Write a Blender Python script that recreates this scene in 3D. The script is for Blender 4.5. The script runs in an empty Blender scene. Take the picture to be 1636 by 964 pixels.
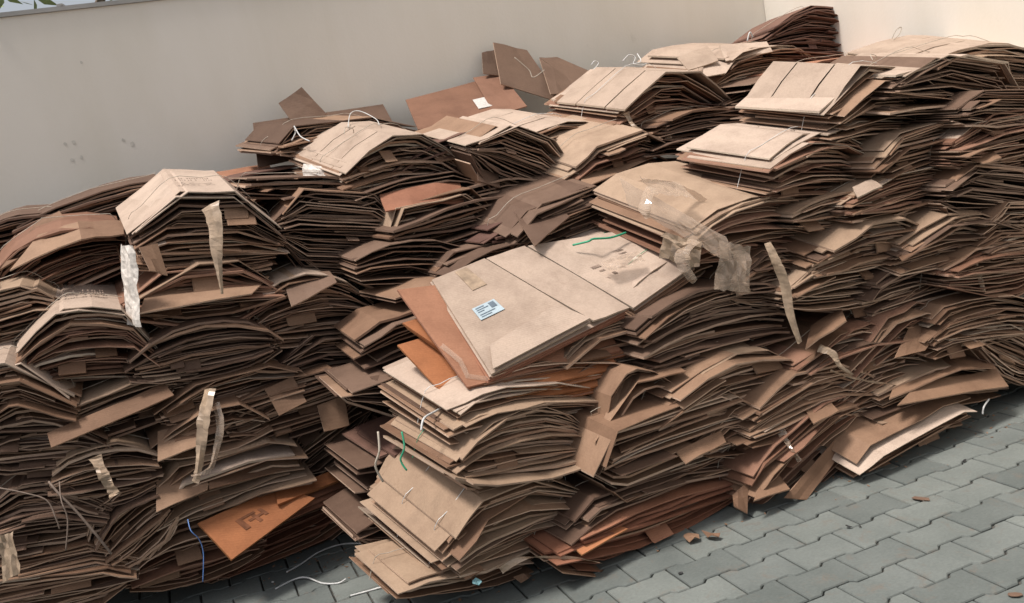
import bpy, math, random
from mathutils import Vector, Matrix, noise
R = math.radians
sc = bpy.context.scene
COL = sc.collection

# ------------------------------------------------------------------ camera, sky, sun, exposure
FPX, CX, CY, CH = 1500.0, 818.0, 482.0, 1.5      # focal length in photograph pixels, centre, eye height
PITCH, ROLL, YAW = R(9.1), R(-10.25), R(19.46)
def cam_basis():
    cy, sy = math.cos(YAW), math.sin(YAW)
    cp, sp = math.cos(PITCH), math.sin(PITCH)
    cr, sr = math.cos(ROLL), math.sin(ROLL)
    right = Vector((cy, -sy, 0)); flat = Vector((sy, cy, 0)); up = Vector((0, 0, 1))
    fwd = flat*cp - up*sp
    upc = flat*sp + up*cp
    # image x,y (down) -> unrolled u,v ; u = x cr + y sr ; v = -x sr + y cr
    ex = right*cr + upc*sr          # image right
    ey = right*sr - upc*cr          # image down
    return ex, ey, fwd
EX, EY, FW = cam_basis()
cam_d = bpy.data.cameras.new("camera"); cam = bpy.data.objects.new("camera", cam_d); COL.objects.link(cam)
m = Matrix((EX, -EY, -FW)).transposed().to_4x4(); m.translation = (0, 0, CH)
cam.matrix_world = m
cam_d.sensor_width = 36; cam_d.lens = FPX/1636*36; cam_d.clip_start = .05; cam_d.clip_end = 600
sc.camera = cam
SUN_EL, SUN_AZ = R(68), R(186)   # azimuth of the direction towards the sun, from +X counter-clockwise
w = bpy.data.worlds.new("World"); sc.world = w; w.use_nodes = True
nt = w.node_tree; bg = nt.nodes['Background']
sky = nt.nodes.new('ShaderNodeTexSky'); sky.sky_type = 'NISHITA'; sky.sun_disc = False
sky.sun_elevation = SUN_EL; sky.sun_rotation = math.pi/2 - SUN_AZ; sky.air_density = 1.0; sky.dust_density = 4.0; sky.ozone_density = 1.0
hs = nt.nodes.new('ShaderNodeHueSaturation'); hs.inputs['Saturation'].default_value = .35
nt.links.new(sky.outputs[0], hs.inputs['Color']); nt.links.new(hs.outputs[0], bg.inputs[0]); bg.inputs[1].default_value = .095
sd = bpy.data.lights.new("sun", 'SUN'); sun = bpy.data.objects.new("sun", sd); COL.objects.link(sun)
sd.energy = 2.6; sd.angle = R(12); sd.color = (1, .945, .885)
sdir = Vector((math.cos(SUN_EL)*math.cos(SUN_AZ), math.cos(SUN_EL)*math.sin(SUN_AZ), math.sin(SUN_EL)))
sun.rotation_euler = sdir.to_track_quat('Z', 'Y').to_euler(); sun.location = (-4, 3, 6)
sc.view_settings.view_transform = 'Standard'; sc.view_settings.look = 'None'
sc.view_settings.exposure = 0.55; sc.view_settings.gamma = 1
sc.render.engine = 'CYCLES'

# ------------------------------------------------------------------ helpers
def ray(px, py):
    return EX*((px-CX)/FPX) + EY*((py-CY)/FPX) + FW
def at(px, py, d):
    """the point of the place seen at (px, py) whose distance from the camera across the wall direction is d"""
    r = ray(px, py); return Vector((0, 0, CH)) + r*(d/r.y)
def gnd(px, py, z=0.0):
    r = ray(px, py); return Vector((0, 0, CH)) + r*((z-CH)/r.z)
def proj(p):
    q = Vector(p)-Vector((0, 0, CH)); f = q.dot(FW); return (CX+FPX*q.dot(EX)/f, CY+FPX*q.dot(EY)/f)
def link(name, verts, faces, mat, parent=None, mi=None, smooth=False):
    me = bpy.data.meshes.new(name); me.from_pydata([tuple(v) for v in verts], [], faces)
    for q in (mat if isinstance(mat, (list, tuple)) else [mat]): me.materials.append(q)
    if mi:
        for pl, i in zip(me.polygons, mi): pl.material_index = i
    if smooth:
        for pl in me.polygons: pl.use_smooth = True
    o = bpy.data.objects.new(name, me); COL.objects.link(o)
    if parent: o.parent = parent
    return o
def tag(o, label=None, cat=None, group=None, kind=None):
    if label: o['label'] = label
    if cat: o['category'] = cat
    if group: o['group'] = group
    if kind: o['kind'] = kind
    return o
def empty(name, mat4):
    o = bpy.data.objects.new(name, None); COL.objects.link(o); o.matrix_world = mat4; o.empty_display_size = .1
    return o
class MB:
    def __init__(s): s.v = []; s.f = []; s.m = []
    def add(s, v, f, mi=0):
        n = len(s.v); s.v += [Vector(q) for q in v]; s.f += [tuple(i+n for i in q) for q in f]
        s.m += (mi if isinstance(mi, list) else [mi]*len(f))
    def box(s, x0, x1, y0, y1, z0, z1, mi=0):
        s.add([(x0,y0,z0),(x1,y0,z0),(x1,y1,z0),(x0,y1,z0),(x0,y0,z1),(x1,y0,z1),(x1,y1,z1),(x0,y1,z1)],
              [(0,3,2,1),(4,5,6,7),(0,1,5,4),(1,2,6,5),(2,3,7,6),(3,0,4,7)], mi)
    def tube(s, pts, r, n=5, mi=0):
        pts = [Vector(p) for p in pts]; rings = []
        for i, p in enumerate(pts):
            t = (pts[min(i+1, len(pts)-1)]-pts[max(i-1, 0)]).normalized()
            a = t.cross(Vector((.3, .2, 1))).normalized(); b = t.cross(a)
            rings.append([p+(a*math.cos(k*2*math.pi/n)+b*math.sin(k*2*math.pi/n))*r for k in range(n)])
        v = [q for g in rings for q in g]; f = []
        for i in range(len(pts)-1):
            for k in range(n):
                k2 = (k+1) % n; f.append((i*n+k, i*n+k2, (i+1)*n+k2, (i+1)*n+k))
        f.append(tuple(range(n))[::-1]); f.append(tuple((len(pts)-1)*n+k for k in range(n)))
        s.add(v, f, mi)
    def build(s, name, mat, parent=None, smooth=False): return link(name, s.v, s.f, mat, parent, s.m, smooth)
def smooth_path(pts, k=5):
    pts = [Vector(p) for p in pts]; out = []
    for i in range(len(pts)-1):
        p0, p1, p2, p3 = pts[max(i-1, 0)], pts[i], pts[i+1], pts[min(i+2, len(pts)-1)]
        for j in range(k):
            t = j/k
            out.append(.5*((2*p1)+(p2-p0)*t+(2*p0-5*p1+4*p2-p3)*t*t+(3*p1-p0-3*p2+p3)*t**3))
    return out+[pts[-1]]

# ------------------------------------------------------------------ materials
def newmat(name):
    q = bpy.data.materials.new(name); q.use_nodes = True; n = q.node_tree
    return q, n, n.nodes['Principled BSDF']
def N(nt, t, **kw):
    n = nt.nodes.new(t)
    for k, v in kw.items():
        if k in n.inputs: n.inputs[k].default_value = v
        else: setattr(n, k, v)
    return n
def ramp(nt, fac, stops):
    r = nt.nodes.new('ShaderNodeValToRGB'); e = r.color_ramp.elements
    while len(e) < len(stops): e.new(.5)
    for q, (p, c) in zip(e, stops): q.position = p; q.color = (*c, 1) if len(c) == 3 else c
    nt.links.new(fac, r.inputs[0]); return r.outputs[0]
def mixc(nt, a, b, fac, mode='MIX'):
    x = nt.nodes.new('ShaderNodeMix'); x.data_type = 'RGBA'; x.blend_type = mode
    for s_, v in ((x.inputs[0], fac), (x.inputs[6], a), (x.inputs[7], b)):
        if isinstance(v, bpy.types.NodeSocket): nt.links.new(v, s_)
        elif isinstance(v, (int, float)): s_.default_value = v
        else: s_.default_value = (*v, 1)
    return x.outputs[2]
def cardboard(name, c0, c1, c2, rough=.75, spec=.25, edge=False):
    q, n, b = newmat(name); L = n.links
    tc = N(n, 'ShaderNodeTexCoord'); oi = N(n, 'ShaderNodeObjectInfo')
    col = ramp(n, oi.outputs['Random'], [(0, c0), (.5, c1), (1, c2)])
    mp = N(n, 'ShaderNodeMapping'); L.new(tc.outputs['Object'], mp.inputs[0])
    ad = N(n, 'ShaderNodeVectorMath', operation='ADD'); L.new(mp.outputs[0], ad.inputs[0]); L.new(oi.outputs['Random'], ad.inputs[1])
    n1 = N(n, 'ShaderNodeTexNoise', Scale=7.0, Detail=6.0, Roughness=.65); L.new(ad.outputs[0], n1.inputs['Vector'])
    st = ramp(n, n1.outputs[0], [(.3, (.78, .76, .75)), (.55, (1, 1, 1)), (.8, (1.08, 1.07, 1.06))])
    col = mixc(n, col, st, 1.0, 'MULTIPLY')
    n2 = N(n, 'ShaderNodeTexNoise', Scale=140.0, Detail=3.0); L.new(ad.outputs[0], n2.inputs['Vector'])
    f2 = ramp(n, n2.outputs[0], [(.35, (.86, .85, .84)), (.65, (1.08, 1.08, 1.08))])
    col = mixc(n, col, f2, .45, 'MULTIPLY')
    # scuffs
    n3 = N(n, 'ShaderNodeTexNoise', Scale=22.0, Detail=8.0, Roughness=.7, Distortion=1.5); L.new(ad.outputs[0], n3.inputs['Vector'])
    f3 = ramp(n, n3.outputs[0], [(.60, (1, 1, 1)), (.68, (.78, .75, .73))])
    col = mixc(n, col, f3, .45, 'MULTIPLY')
    L.new(col, b.inputs['Base Color']); b.inputs['Roughness'].default_value = rough
    b.inputs['Specular IOR Level'].default_value = spec
    bp = N(n, 'ShaderNodeBump', Strength=.35, Distance=.006); 
    wv = N(n, 'ShaderNodeTexWave', Scale=42.0, Distortion=.6, Detail=1.0, bands_direction='Y'); L.new(ad.outputs[0], wv.inputs[0])
    mm = N(n, 'ShaderNodeMath', operation='MULTIPLY_ADD'); L.new(wv.outputs[1], mm.inputs[0]); mm.inputs[1].default_value = .12 if not edge else .5; L.new(n1.outputs[0], mm.inputs[2])
    L.new(mm.outputs[0], bp.inputs['Height']); L.new(bp.outputs[0], b.inputs['Normal'])
    return q
M = {}
M['kraft'] = cardboard('kraft_cardboard', (.19, .107, .066), (.25, .148, .093), (.32, .2, .13))
M['kraft_edge'] = cardboard('kraft_cut_edge', (.25, .15, .1), (.42, .27, .185), (.60, .43, .32), edge=True)
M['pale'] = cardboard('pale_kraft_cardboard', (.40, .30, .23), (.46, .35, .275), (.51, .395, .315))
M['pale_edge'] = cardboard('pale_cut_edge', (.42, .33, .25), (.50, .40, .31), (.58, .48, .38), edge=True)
M['orange'] = cardboard('orange_cardboard', (.36, .135, .055), (.40, .16, .07), (.43, .18, .085))
M['orange_edge'] = cardboard('orange_cut_edge', (.33, .13, .05), (.38, .16, .07), (.42, .2, .09), edge=True)
M['rust'] = cardboard('reddish_cardboard', (.27, .115, .07), (.33, .15, .09), (.4, .2, .12))
M['rust_edge'] = cardboard('reddish_cut_edge', (.24, .10, .06), (.3, .14, .09), (.36, .18, .12), edge=True)
M['tan'] = cardboard('tan_cardboard', (.30, .2, .135), (.36, .25, .17), (.41, .29, .205))
M['tan_edge'] = cardboard('tan_cut_edge', (.34, .235, .165), (.44, .31, .225), (.55, .41, .31), edge=True)
M['rust2'] = cardboard('red_brown_cardboard', (.2, .1, .062), (.25, .13, .085), (.3, .165, .11))
M['rust2_edge'] = cardboard('red_brown_cut_edge', (.22, .115, .075), (.32, .18, .125), (.44, .28, .2), edge=True)
M['grey'] = cardboard('weathered_shaded_cardboard', (.11, .065, .044), (.145, .088, .061), (.19, .12, .084))  # dull grey-brown tone; also carries painted gap shade on the inner bundles
M['grey_edge'] = cardboard('weathered_shaded_cut_edge', (.17, .105, .075), (.28, .185, .135), (.45, .32, .235), edge=True)
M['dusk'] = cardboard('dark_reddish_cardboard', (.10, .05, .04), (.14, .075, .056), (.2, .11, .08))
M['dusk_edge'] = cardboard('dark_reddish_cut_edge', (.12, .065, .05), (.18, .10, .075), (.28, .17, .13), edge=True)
def plain(name, c, rough=.5, spec=.5, var=.2, alpha=None, trans=None, scale=30.0):
    q, n, b = newmat(name); L = n.links
    tc = N(n, 'ShaderNodeTexCoord'); n1 = N(n, 'ShaderNodeTexNoise', Scale=scale, Detail=4.0); L.new(tc.outputs['Object'], n1.inputs['Vector'])
    col = ramp(n, n1.outputs[0], [(.3, tuple(x*(1-var) for x in c)), (.7, tuple(min(1, x*(1+var)) for x in c))])
    L.new(col, b.inputs['Base Color']); b.inputs['Roughness'].default_value = rough; b.inputs['Specular IOR Level'].default_value = spec
    bp = N(n, 'ShaderNodeBump', Strength=.3, Distance=.004); L.new(n1.outputs[0], bp.inputs['Height']); L.new(bp.outputs[0], b.inputs['Normal'])
    if alpha is not None: b.inputs['Alpha'].default_value = alpha
    return q
M['twine'] = plain('pale_twine', (.42, .36, .29), .7)
M['string_white'] = plain('white_plastic_string', (.6, .59, .57), .45)
M['green'] = plain('green_twine', (.03, .30, .16), .5)
M['blue'] = plain('blue_twine', (.10, .20, .45), .5)
M['tape'] = plain('brown_packing_tape', (.40, .29, .20), .3, .5, .3, alpha=.88)
M['film'] = plain('clear_plastic_film', (.52, .39, .29), .06, 1.0, .1, alpha=.32, scale=8.0)
M['sticker_white'] = plain('off_white_sticker', (.6, .57, .53), .5, .4, .15, scale=80.0)
M['sticker_ink'] = plain('grey_blue_print', (.14, .18, .22), .6, .3, .2)
M['cord'] = plain('dull_brown_cord', (.2, .15, .12), .8, .2)
M['glare_torn'] = plain('glare_white_torn_edge', (.66, .6, .54), .5, .4, .3, scale=60.0)  # glare on left-facing sheet edges put into the colour
M['scuff'] = plain('grey_scuff', (.66, .62, .55), .8, .2, .1)
M['label'] = plain('pale_blue_sticker', (.42, .50, .54), .4, .5, .12, scale=20.0)
M['ink'] = plain('faded_brown_ink', (.26, .19, .15), .8, .2, .3)
M['ink_dark'] = plain('dark_ink', (.2, .08, .04), .8, .2, .3)
M['blue_scrap'] = plain('light_blue_plastic', (.25, .48, .52), .4)
M['black'] = plain('dark_scrap', (.03, .03, .03), .6)
def wallmat():
    q, n, b = newmat('cream_painted_plaster'); L = n.links
    tc = N(n, 'ShaderNodeTexCoord')
    n1 = N(n, 'ShaderNodeTexNoise', Scale=.9, Detail=5.0, Roughness=.55); L.new(tc.outputs['Object'], n1.inputs['Vector'])
    col = ramp(n, n1.outputs[0], [(.3, (.82, .76, .665)), (.7, (.87, .815, .73))])
    n2 = N(n, 'ShaderNodeTexNoise', Scale=9.0, Detail=7.0, Roughness=.6); L.new(tc.outputs['Object'], n2.inputs['Vector'])
    col = mixc(n, col, ramp(n, n2.outputs[0], [(.68, (1, 1, 1)), (.76, (.80, .78, .76))]), .55, 'MULTIPLY')
    mp = N(n, 'ShaderNodeMapping'); mp.inputs['Scale'].default_value = (2.2, 2.2, .5); L.new(tc.outputs['Object'], mp.inputs[0])
    n4 = N(n, 'ShaderNodeTexNoise', Scale=1.4, Detail=9.0, Roughness=.6, Distortion=.4); L.new(mp.outputs[0], n4.inputs['Vector'])
    col = mixc(n, col, ramp(n, n4.outputs[0], [(.35, (.955, .95, .93)), (.62, (1.0, 1.0, 1.0))]), 1.0, 'MULTIPLY')
    L.new(col, b.inputs['Base Color']); b.inputs['Roughness'].default_value = .62
    n3 = N(n, 'ShaderNodeTexNoise', Scale=60.0, Detail=4.0); L.new(tc.outputs['Object'], n3.inputs['Vector'])
    bp = N(n, 'ShaderNodeBump', Strength=.15, Distance=.004); L.new(n3.outputs[0], bp.inputs['Height']); L.new(bp.outputs[0], b.inputs['Normal'])
    return q
M['wall'] = wallmat()
def pavmat():
    q, n, b = newmat('grey_concrete_paver'); L = n.links
    geo = N(n, 'ShaderNodeNewGeometry'); oi = N(n, 'ShaderNodeObjectInfo')
    n1 = N(n, 'ShaderNodeTexNoise', Scale=3.0, Detail=8.0, Roughness=.65); L.new(geo.outputs['Position'], n1.inputs['Vector'])
    col = ramp(n, n1.outputs[0], [(.3, (.118, .131, .124)), (.7, (.178, .192, .182))])
    col = mixc(n, col, ramp(n, oi.outputs['Random'], [(0, (.80, .81, .80)), (.5, (1, 1, .99)), (1, (1.16, 1.15, 1.12))]), 1.0, 'MULTIPLY')
    n2 = N(n, 'ShaderNodeTexNoise', Scale=90.0, Detail=5.0, Roughness=.7); L.new(geo.outputs['Position'], n2.inputs['Vector'])
    col = mixc(n, col, ramp(n, n2.outputs[0], [(.3, (.82, .82, .82)), (.7, (1.12, 1.12, 1.12))]), .8, 'MULTIPLY')
    n3 = N(n, 'ShaderNodeTexNoise', Scale=11.0, Detail=9.0, Roughness=.75, Distortion=.8); L.new(geo.outputs['Position'], n3.inputs['Vector'])
    col = mixc(n, col, (.17, .13, .10), ramp(n, n3.outputs[0], [(.55, (0, 0, 0)), (.72, (.7, .7, .7))]))
    L.new(col, b.inputs['Base Color']); b.inputs['Roughness'].default_value = .8; b.inputs['Specular IOR Level'].default_value = .3
    bp = N(n, 'ShaderNodeBump', Strength=.4, Distance=.003); L.new(n2.outputs[0], bp.inputs['Height']); L.new(bp.outputs[0], b.inputs['Normal'])
    return q
M['paver'] = pavmat()
M['sand'] = plain('dusty_joint_sand', (.075, .07, .062), .9, .2, .6, scale=25.0)
M['roofm'] = plain('grey_concrete', (.4, .39, .37), .9, .2, .15, scale=3.0)
M['leaf'] = plain('green_leaf', (.3, .36, .16), .5, .4, .4, scale=5.0)
M['bark'] = plain('grey_bark', (.16, .12, .09), .9, .2, .3)

# ------------------------------------------------------------------ the setting
WALL_Y, WALL_X = 5.25, 3.92
g = MB(); g.box(-60, 60, -60, 60, -.5, -.012)
ground = g.build('ground', M['sand']); ground['kind'] = 'structure'
PL, PW, PA = .2325, .1525, .009      # zigzag paver: length, row width, half the height of the zigzag
OX, OY = 1.2077*1.5, 1.8237*1.5
def paver_outline():
    gap = .0035
    def edge(t, up):      # boundary height of the zigzag at t (0..PL)
        return t, up
    s = PA
    pts = [(0, PA), (PL*.25-s, PA), (PL*.25+s, -PA), (PL*.75-s, -PA), (PL*.75+s, PA), (PL, PA)]
    top = [(x, y) for x, y in pts]                               # far side of the row
    bot = [(x, y-PW) for x, y in [(0, -PA), (PL*.25-s, -PA), (PL*.25+s, PA), (PL*.75-s, PA), (PL*.75+s, -PA), (PL, -PA)]]
    out = bot + top[::-1]
    cx, cy = PL/2, -PW/2
    return [(x-cx, y-cy) for x, y in out]
def inset(poly, d):
    n = len(poly); res = []
    for i in range(n):
        p0, p1, p2 = Vector(poly[i-1]), Vector(poly[i]), Vector(poly[(i+1) % n])
        a = (p1-p0).normalized(); b = (p2-p1).normalized()
        na = Vector((-a.y, a.x)); nb = Vector((-b.y, b.x))
        k = (na+nb); k = k/max(.3, k.dot(na)); res.append(p1+k*d)
    return res
po = paver_outline()
def paver_geo():
    a = inset(po, .0032); b = inset(po, .0062); n = len(po)
    v = [(p.x, p.y, -.03) for p in a]+[(p.x, p.y, -.004) for p in a]+[(p.x, p.y, 0) for p in b]
    f = []
    for i in range(n):
        j = (i+1) % n
        f += [(i, j, n+j, n+i), (n+i, n+j, 2*n+j, 2*n+i)]
    f.append(tuple(range(2*n, 3*n)))
    return v, f
pv, pf = paver_geo()
pmesh = bpy.data.meshes.new('paver'); pmesh.from_pydata(pv, [], pf); pmesh.materials.append(M['paver'])
rng = random.Random(5)
cand = []
for j in range(-18, 30):
    for i in range(-60, 60):
        x = (i+(j % 2)/2)*PL + OX - (0)
        x += PL/2; y = OY - j*PW - PW/2
        if not (-6 < x < WALL_X-.1 and -1.6 < y < WALL_Y-.05): continue
        q = Vector((x, y, 0)); f = (q-Vector((0, 0, CH))).dot(FW)
        vis = False
        if f > .2:
            a, b = proj(q); vis = -60 < a < 1700 and 0 < b < 1030 and y < (4.35 if x < .35 else 3.45)
        cand.append((vis, f if f > 0 else 99, x, y))
cand.sort(key=lambda c: (not c[0], c[1]))
stuff = MB()
for k, (vis, f, x, y) in enumerate(cand):
    dz = rng.uniform(-.0012, .0012)
    if k < 290 and vis:
        o = bpy.data.objects.new('paver', pmesh); COL.objects.link(o); o.parent = ground
        o.location = (x+rng.uniform(-.0008, .0008), y+rng.uniform(-.0008, .0008), dz); o.rotation_euler = (rng.uniform(-.006, .006), rng.uniform(-.004, .004), rng.uniform(-.006, .006))
    else:
        stuff.add([(a+x, b+y, c+dz) for a, b, c in pv], pf)
s_ = stuff.build('paving', M['paver'], ground); s_['kind'] = 'stuff'

# back wall with the high window strip, side wall of the corner
SILL = 2.555; WX0, WX1, WTOP = -4.2, 1.35, 3.45
wl = MB()
wl.box(-7, WALL_X+.2, WALL_Y, WALL_Y+.2, 0, SILL)
wl.box(-7, WX0, WALL_Y, WALL_Y+.2, SILL, WTOP); wl.box(WX1, WALL_X+.2, WALL_Y, WALL_Y+.2, SILL, WTOP)
wl.box(-7, WALL_X+.2, WALL_Y, WALL_Y+.2, WTOP, 3.75)
back = wl.build('back_wall', M['wall']); tag(back, 'cream painted plaster wall behind the cardboard heap with a high window opening', 'wall')
sl = MB(); sl.box(WX0, WX1, WALL_Y-.012, WALL_Y+.21, SILL+.001, SILL+.022); sl.build('window_sill', M['roofm'], back)
side = MB(); side.box(WALL_X, WALL_X+.2, -1.0, WALL_Y-.002, 0, 3.75)
tag(side.build('side_wall', M['wall']), 'brighter cream plaster wall meeting the back wall at the right corner', 'wall')

# shrub outside the window
rt = random.Random(3)
tree = empty('garden_shrub', Matrix.Translation((-1.2, 7.0, 0)))
tag(tree, 'leafy shrub outdoors seen through the window above the wall', 'shrub')
tr = MB()
for k in range(6):
    a = rt.uniform(0, 6.28); pts = [(0, 0, 0), (math.cos(a)*.2, math.sin(a)*.1, 1.2), (math.cos(a)*.9, math.sin(a)*.4, 2.4), (math.cos(a)*1.5, math.sin(a)*.5, 3.3)]
    tr.tube(smooth_path(pts, 4), .03)
tr.build('trunk', M['bark'], tree)
lf = MB()
for k in range(800):
    x, y, z = rt.gauss(0, 1.0), rt.gauss(0, .35), rt.uniform(1.9, 3.9)
    a = rt.uniform(0, 6.28); t = rt.uniform(-1, 1); s = rt.uniform(.04, .09)
    d = Vector((math.cos(a), math.sin(a), t)).normalized()*s; e = d.cross(Vector((rt.gauss(0, 1), rt.gauss(0, 1), 1))).normalized()*s*.35; c = Vector((x, y, z))
    lf.add([c-d, c+e, c+d, c-e], [(0, 1, 2, 3)])
lf.build('crown', M['leaf'], tree)

# ------------------------------------------------------------------ cardboard sheets and bundles
def prism(mb, us, tlo, v0, v1, th, mi_top=0, mi_edge=1, twist=0.0, rows=None):
    """a bent sheet: cross-section points (us, tlo), from v0[i] to v1[i], th thick"""
    n = len(us); v = []
    for (vv, e) in ((v0, -1), (v1, 1)):
        for h in (0, th):
            for i in range(n): v.append((us[i], vv[i], tlo[i]+h+twist*us[i]*e))
    f = []; mi = []
    A, B, C, D = 0, n, 2*n, 3*n   # front low, front high, back low, back high
    for i in range(n-1):
        f += [(B+i, B+i+1, D+i+1, D+i), (A+i, C+i, C+i+1, A+i+1), (A+i, A+i+1, B+i+1, B+i), (C+i, D+i, D+i+1, C+i+1)]
        mi += [mi_top, mi_top, mi_edge, mi_edge]
    f += [(A, B, D, C), (A+n-1, C+n-1, D+n-1, B+n-1)]; mi += [mi_edge, mi_edge]
    mb.add(v, f, mi)
def fprof(x, c1, c2):
    """trapezoid profile: 0 at x=-1 and 1, 1 between c1 and c2"""
    if x < c1: return max(-.3, (x+1)/(c1+1))
    if x > c2: return max(-.3, (1-x)/(1-c2))
    return 1.0
def bundle_frame(cx, cy, d, ang, psi, tilt):
    P = at(cx, cy, d); ps = R(psi)
    U0 = Vector((math.cos(ps), math.sin(ps), 0)); best = None
    p0 = proj(P)
    for k in range(-140, 141):
        rho = k*R(.5); U = U0*math.cos(rho)+Vector((0, 0, 1))*math.sin(rho)
        q = proj(P+U*.05); a = math.degrees(math.atan2(-(q[1]-p0[1]), q[0]-p0[0])); e = abs(a-ang)
        if best is None or e < best[0]: best = (e, U, math.hypot(q[0]-p0[0], q[1]-p0[1])/.05)
    U = best[1]; ppm = best[2]
    V = Vector((-math.sin(ps), math.cos(ps), 0)); V = (V*math.cos(R(tilt))+Vector((0, 0, 1))*math.sin(R(tilt)))
    V = (V-U*V.dot(U)).normalized(); T = U.cross(V).normalized()
    return P, U, V, T, ppm
BUN = []
def bundle(cx, cy, w, h, d, ang, psi, tilt, label, marks=0, mat='kraft', arch=.45, belly=.0, c1=-.35, c2=.35, D=.42, n=None, seed=0, group=None,
           twine=True, partial=.30, ecomp=.55, topmat=None, slots=False, jit=1.0, tw='twine', low=False):
    rg = random.Random(seed*7919+int(cx)*31+int(cy))
    if c1 == -.35: c1 = rg.uniform(-.75, -.05)
    if c2 == .35: c2 = rg.uniform(.1, .75)
    if tilt <= 14 and not low: arch = min(.62, arch*rg.uniform(.9, 1.7))
    if tilt <= 14 and not belly and not low and rg.random() < .7: belly = rg.uniform(.12, .38)
    curve = rg.choice([0, 0, .5, .9]); tone = rg.choice([None, None, 'tan', 'grey', 'rust2']) if mat == 'kraft' and not low else None
    tilt0 = tilt; tilt = tilt-4 if tilt <= 12 else 8+(tilt-12)*.55
    P, U, V, T, ppm = bundle_frame(cx, cy, d, ang, psi, tilt)
    W = w/ppm
    q = proj(P+T*.05); p0 = proj(P); ppmT = math.hypot(q[0]-p0[0], q[1]-p0[1])/.05
    Ht = h/ppmT
    m4 = Matrix((U, V, T)).transposed().to_4x4(); m4.translation = P - T*(Ht*.5)
    b = empty('cardboard_bundle', m4); tag(b, label, 'cardboard bundle', group)
    Ht *= 1.12 if tilt0 <= 12 else 1.2
    if n is None: n = max(6, int(Ht/(.0085)))
    elif not low: n = int(n*1.6)
    aT = arch*Ht; aB = -belly*Ht
    base_core = Ht - aT if aT < Ht*.8 else Ht*.2
    th = min(.0085, Ht/n*.62)
    lastmats = None
    def height(x, s, k1, k2):
        f = fprof(x, k1, k2)
        if curve: f = f*(1-curve)+curve*max(-.2, 1-abs(x)**2.2)
        # bottom surface: belly curves down in the middle; top surface: arch up in the middle
        bot = belly*Ht*(1-f)
        top = Ht - aT*(1-f)
        if top < bot+.12*Ht: mid = (top+bot)/2; top = mid+.06*Ht; bot = mid-.06*Ht
        return bot+(top-bot)*s
    ths = [rg.choice([.003, .004, .004, .005, .006, .009]) for _ in range(n)]
    gaps = [rg.choice([.001, .0015, .0025, .004, .008]) for _ in range(n)]
    tot = sum(ths)+sum(gaps); acc = 0; sub_v = sub_u = sub_r = 0
    if n > 14: D_in = D
    for k in range(n):
        th = ths[k]*min(1.0, Ht/tot*1.15)
        s = acc/tot; acc += ths[k]+gaps[k]
        top = k >= n-1
        if k % 4 == 0: sub_v = rg.gauss(0, .016)*jit; sub_u = rg.gauss(0, .035)*jit; sub_r = rg.gauss(0, .022)*jit
        k1 = max(-.85, min(.2, c1+rg.gauss(0, .10))); k2 = min(.85, max(k1+.15, c2+rg.gauss(0, .10)))
        u0 = -1+rg.uniform(-.06, .16)*jit+sub_u; u1 = 1-rg.uniform(-.06, .16)*jit+sub_u
        if top: u0, u1, sub_r = max(u0, -1), min(u1, 1.02), 0
        if k < n-3 and rg.random() < partial:
            q_ = rg.random()
            if q_ < .4: u1 = rg.uniform(-.3, .8)
            elif q_ < .8: u0 = rg.uniform(-.8, .3)
            else: u0 = rg.uniform(-.8, 0); u1 = u0+rg.uniform(.3, .9)
        xs = [u0]+[x for x in (k1, k2) if u0+.1 < x < u1-.1]+[u1]
        xs = sorted(set(xs))
        # an extra point per long limb, with a little sag
        full = [xs[0]]
        for a, c in zip(xs, xs[1:]):
            if c-a > .9: full += [a+(c-a)/3, a+(c-a)*2/3]
            elif c-a > .32: full.append((a+c)/2)
            full.append(c)
        us = [x*W/2 for x in full]
        off = rg.gauss(0, .0016)
        rl = sub_r+rg.gauss(0, .018)*jit*(0 if top else 1)
        ts = [height(x, s, k1, k2)+off+rg.gauss(0, .0018)+rl*x*W/2 for x in full]
        if not top and rg.random() < .35:            # a drooping or lifted end
            j = 0 if rg.random() < .5 else -1; ts[j] += rg.uniform(-.016, .010)
        vf = sub_v+rg.gauss(0, .011)*jit; sk = rg.gauss(0, .016)*jit
        if rg.random() < .14: vf -= rg.uniform(.01, .05)*jit
        if top: vf = min(vf, -.004)
        v0 = [vf+sk*x+rg.gauss(0, .0045) for x in full]; Dk = D*rg.uniform(.9, 1.06); v1 = [a+Dk for a in v0]
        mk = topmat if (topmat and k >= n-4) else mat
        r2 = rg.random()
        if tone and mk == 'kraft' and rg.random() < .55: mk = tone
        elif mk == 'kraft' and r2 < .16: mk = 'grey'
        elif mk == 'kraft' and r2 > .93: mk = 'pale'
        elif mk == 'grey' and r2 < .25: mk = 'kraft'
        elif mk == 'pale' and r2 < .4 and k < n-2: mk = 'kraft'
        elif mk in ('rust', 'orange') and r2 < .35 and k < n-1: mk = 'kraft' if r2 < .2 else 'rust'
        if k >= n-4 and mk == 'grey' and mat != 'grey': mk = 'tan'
        sh = MB()
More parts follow.
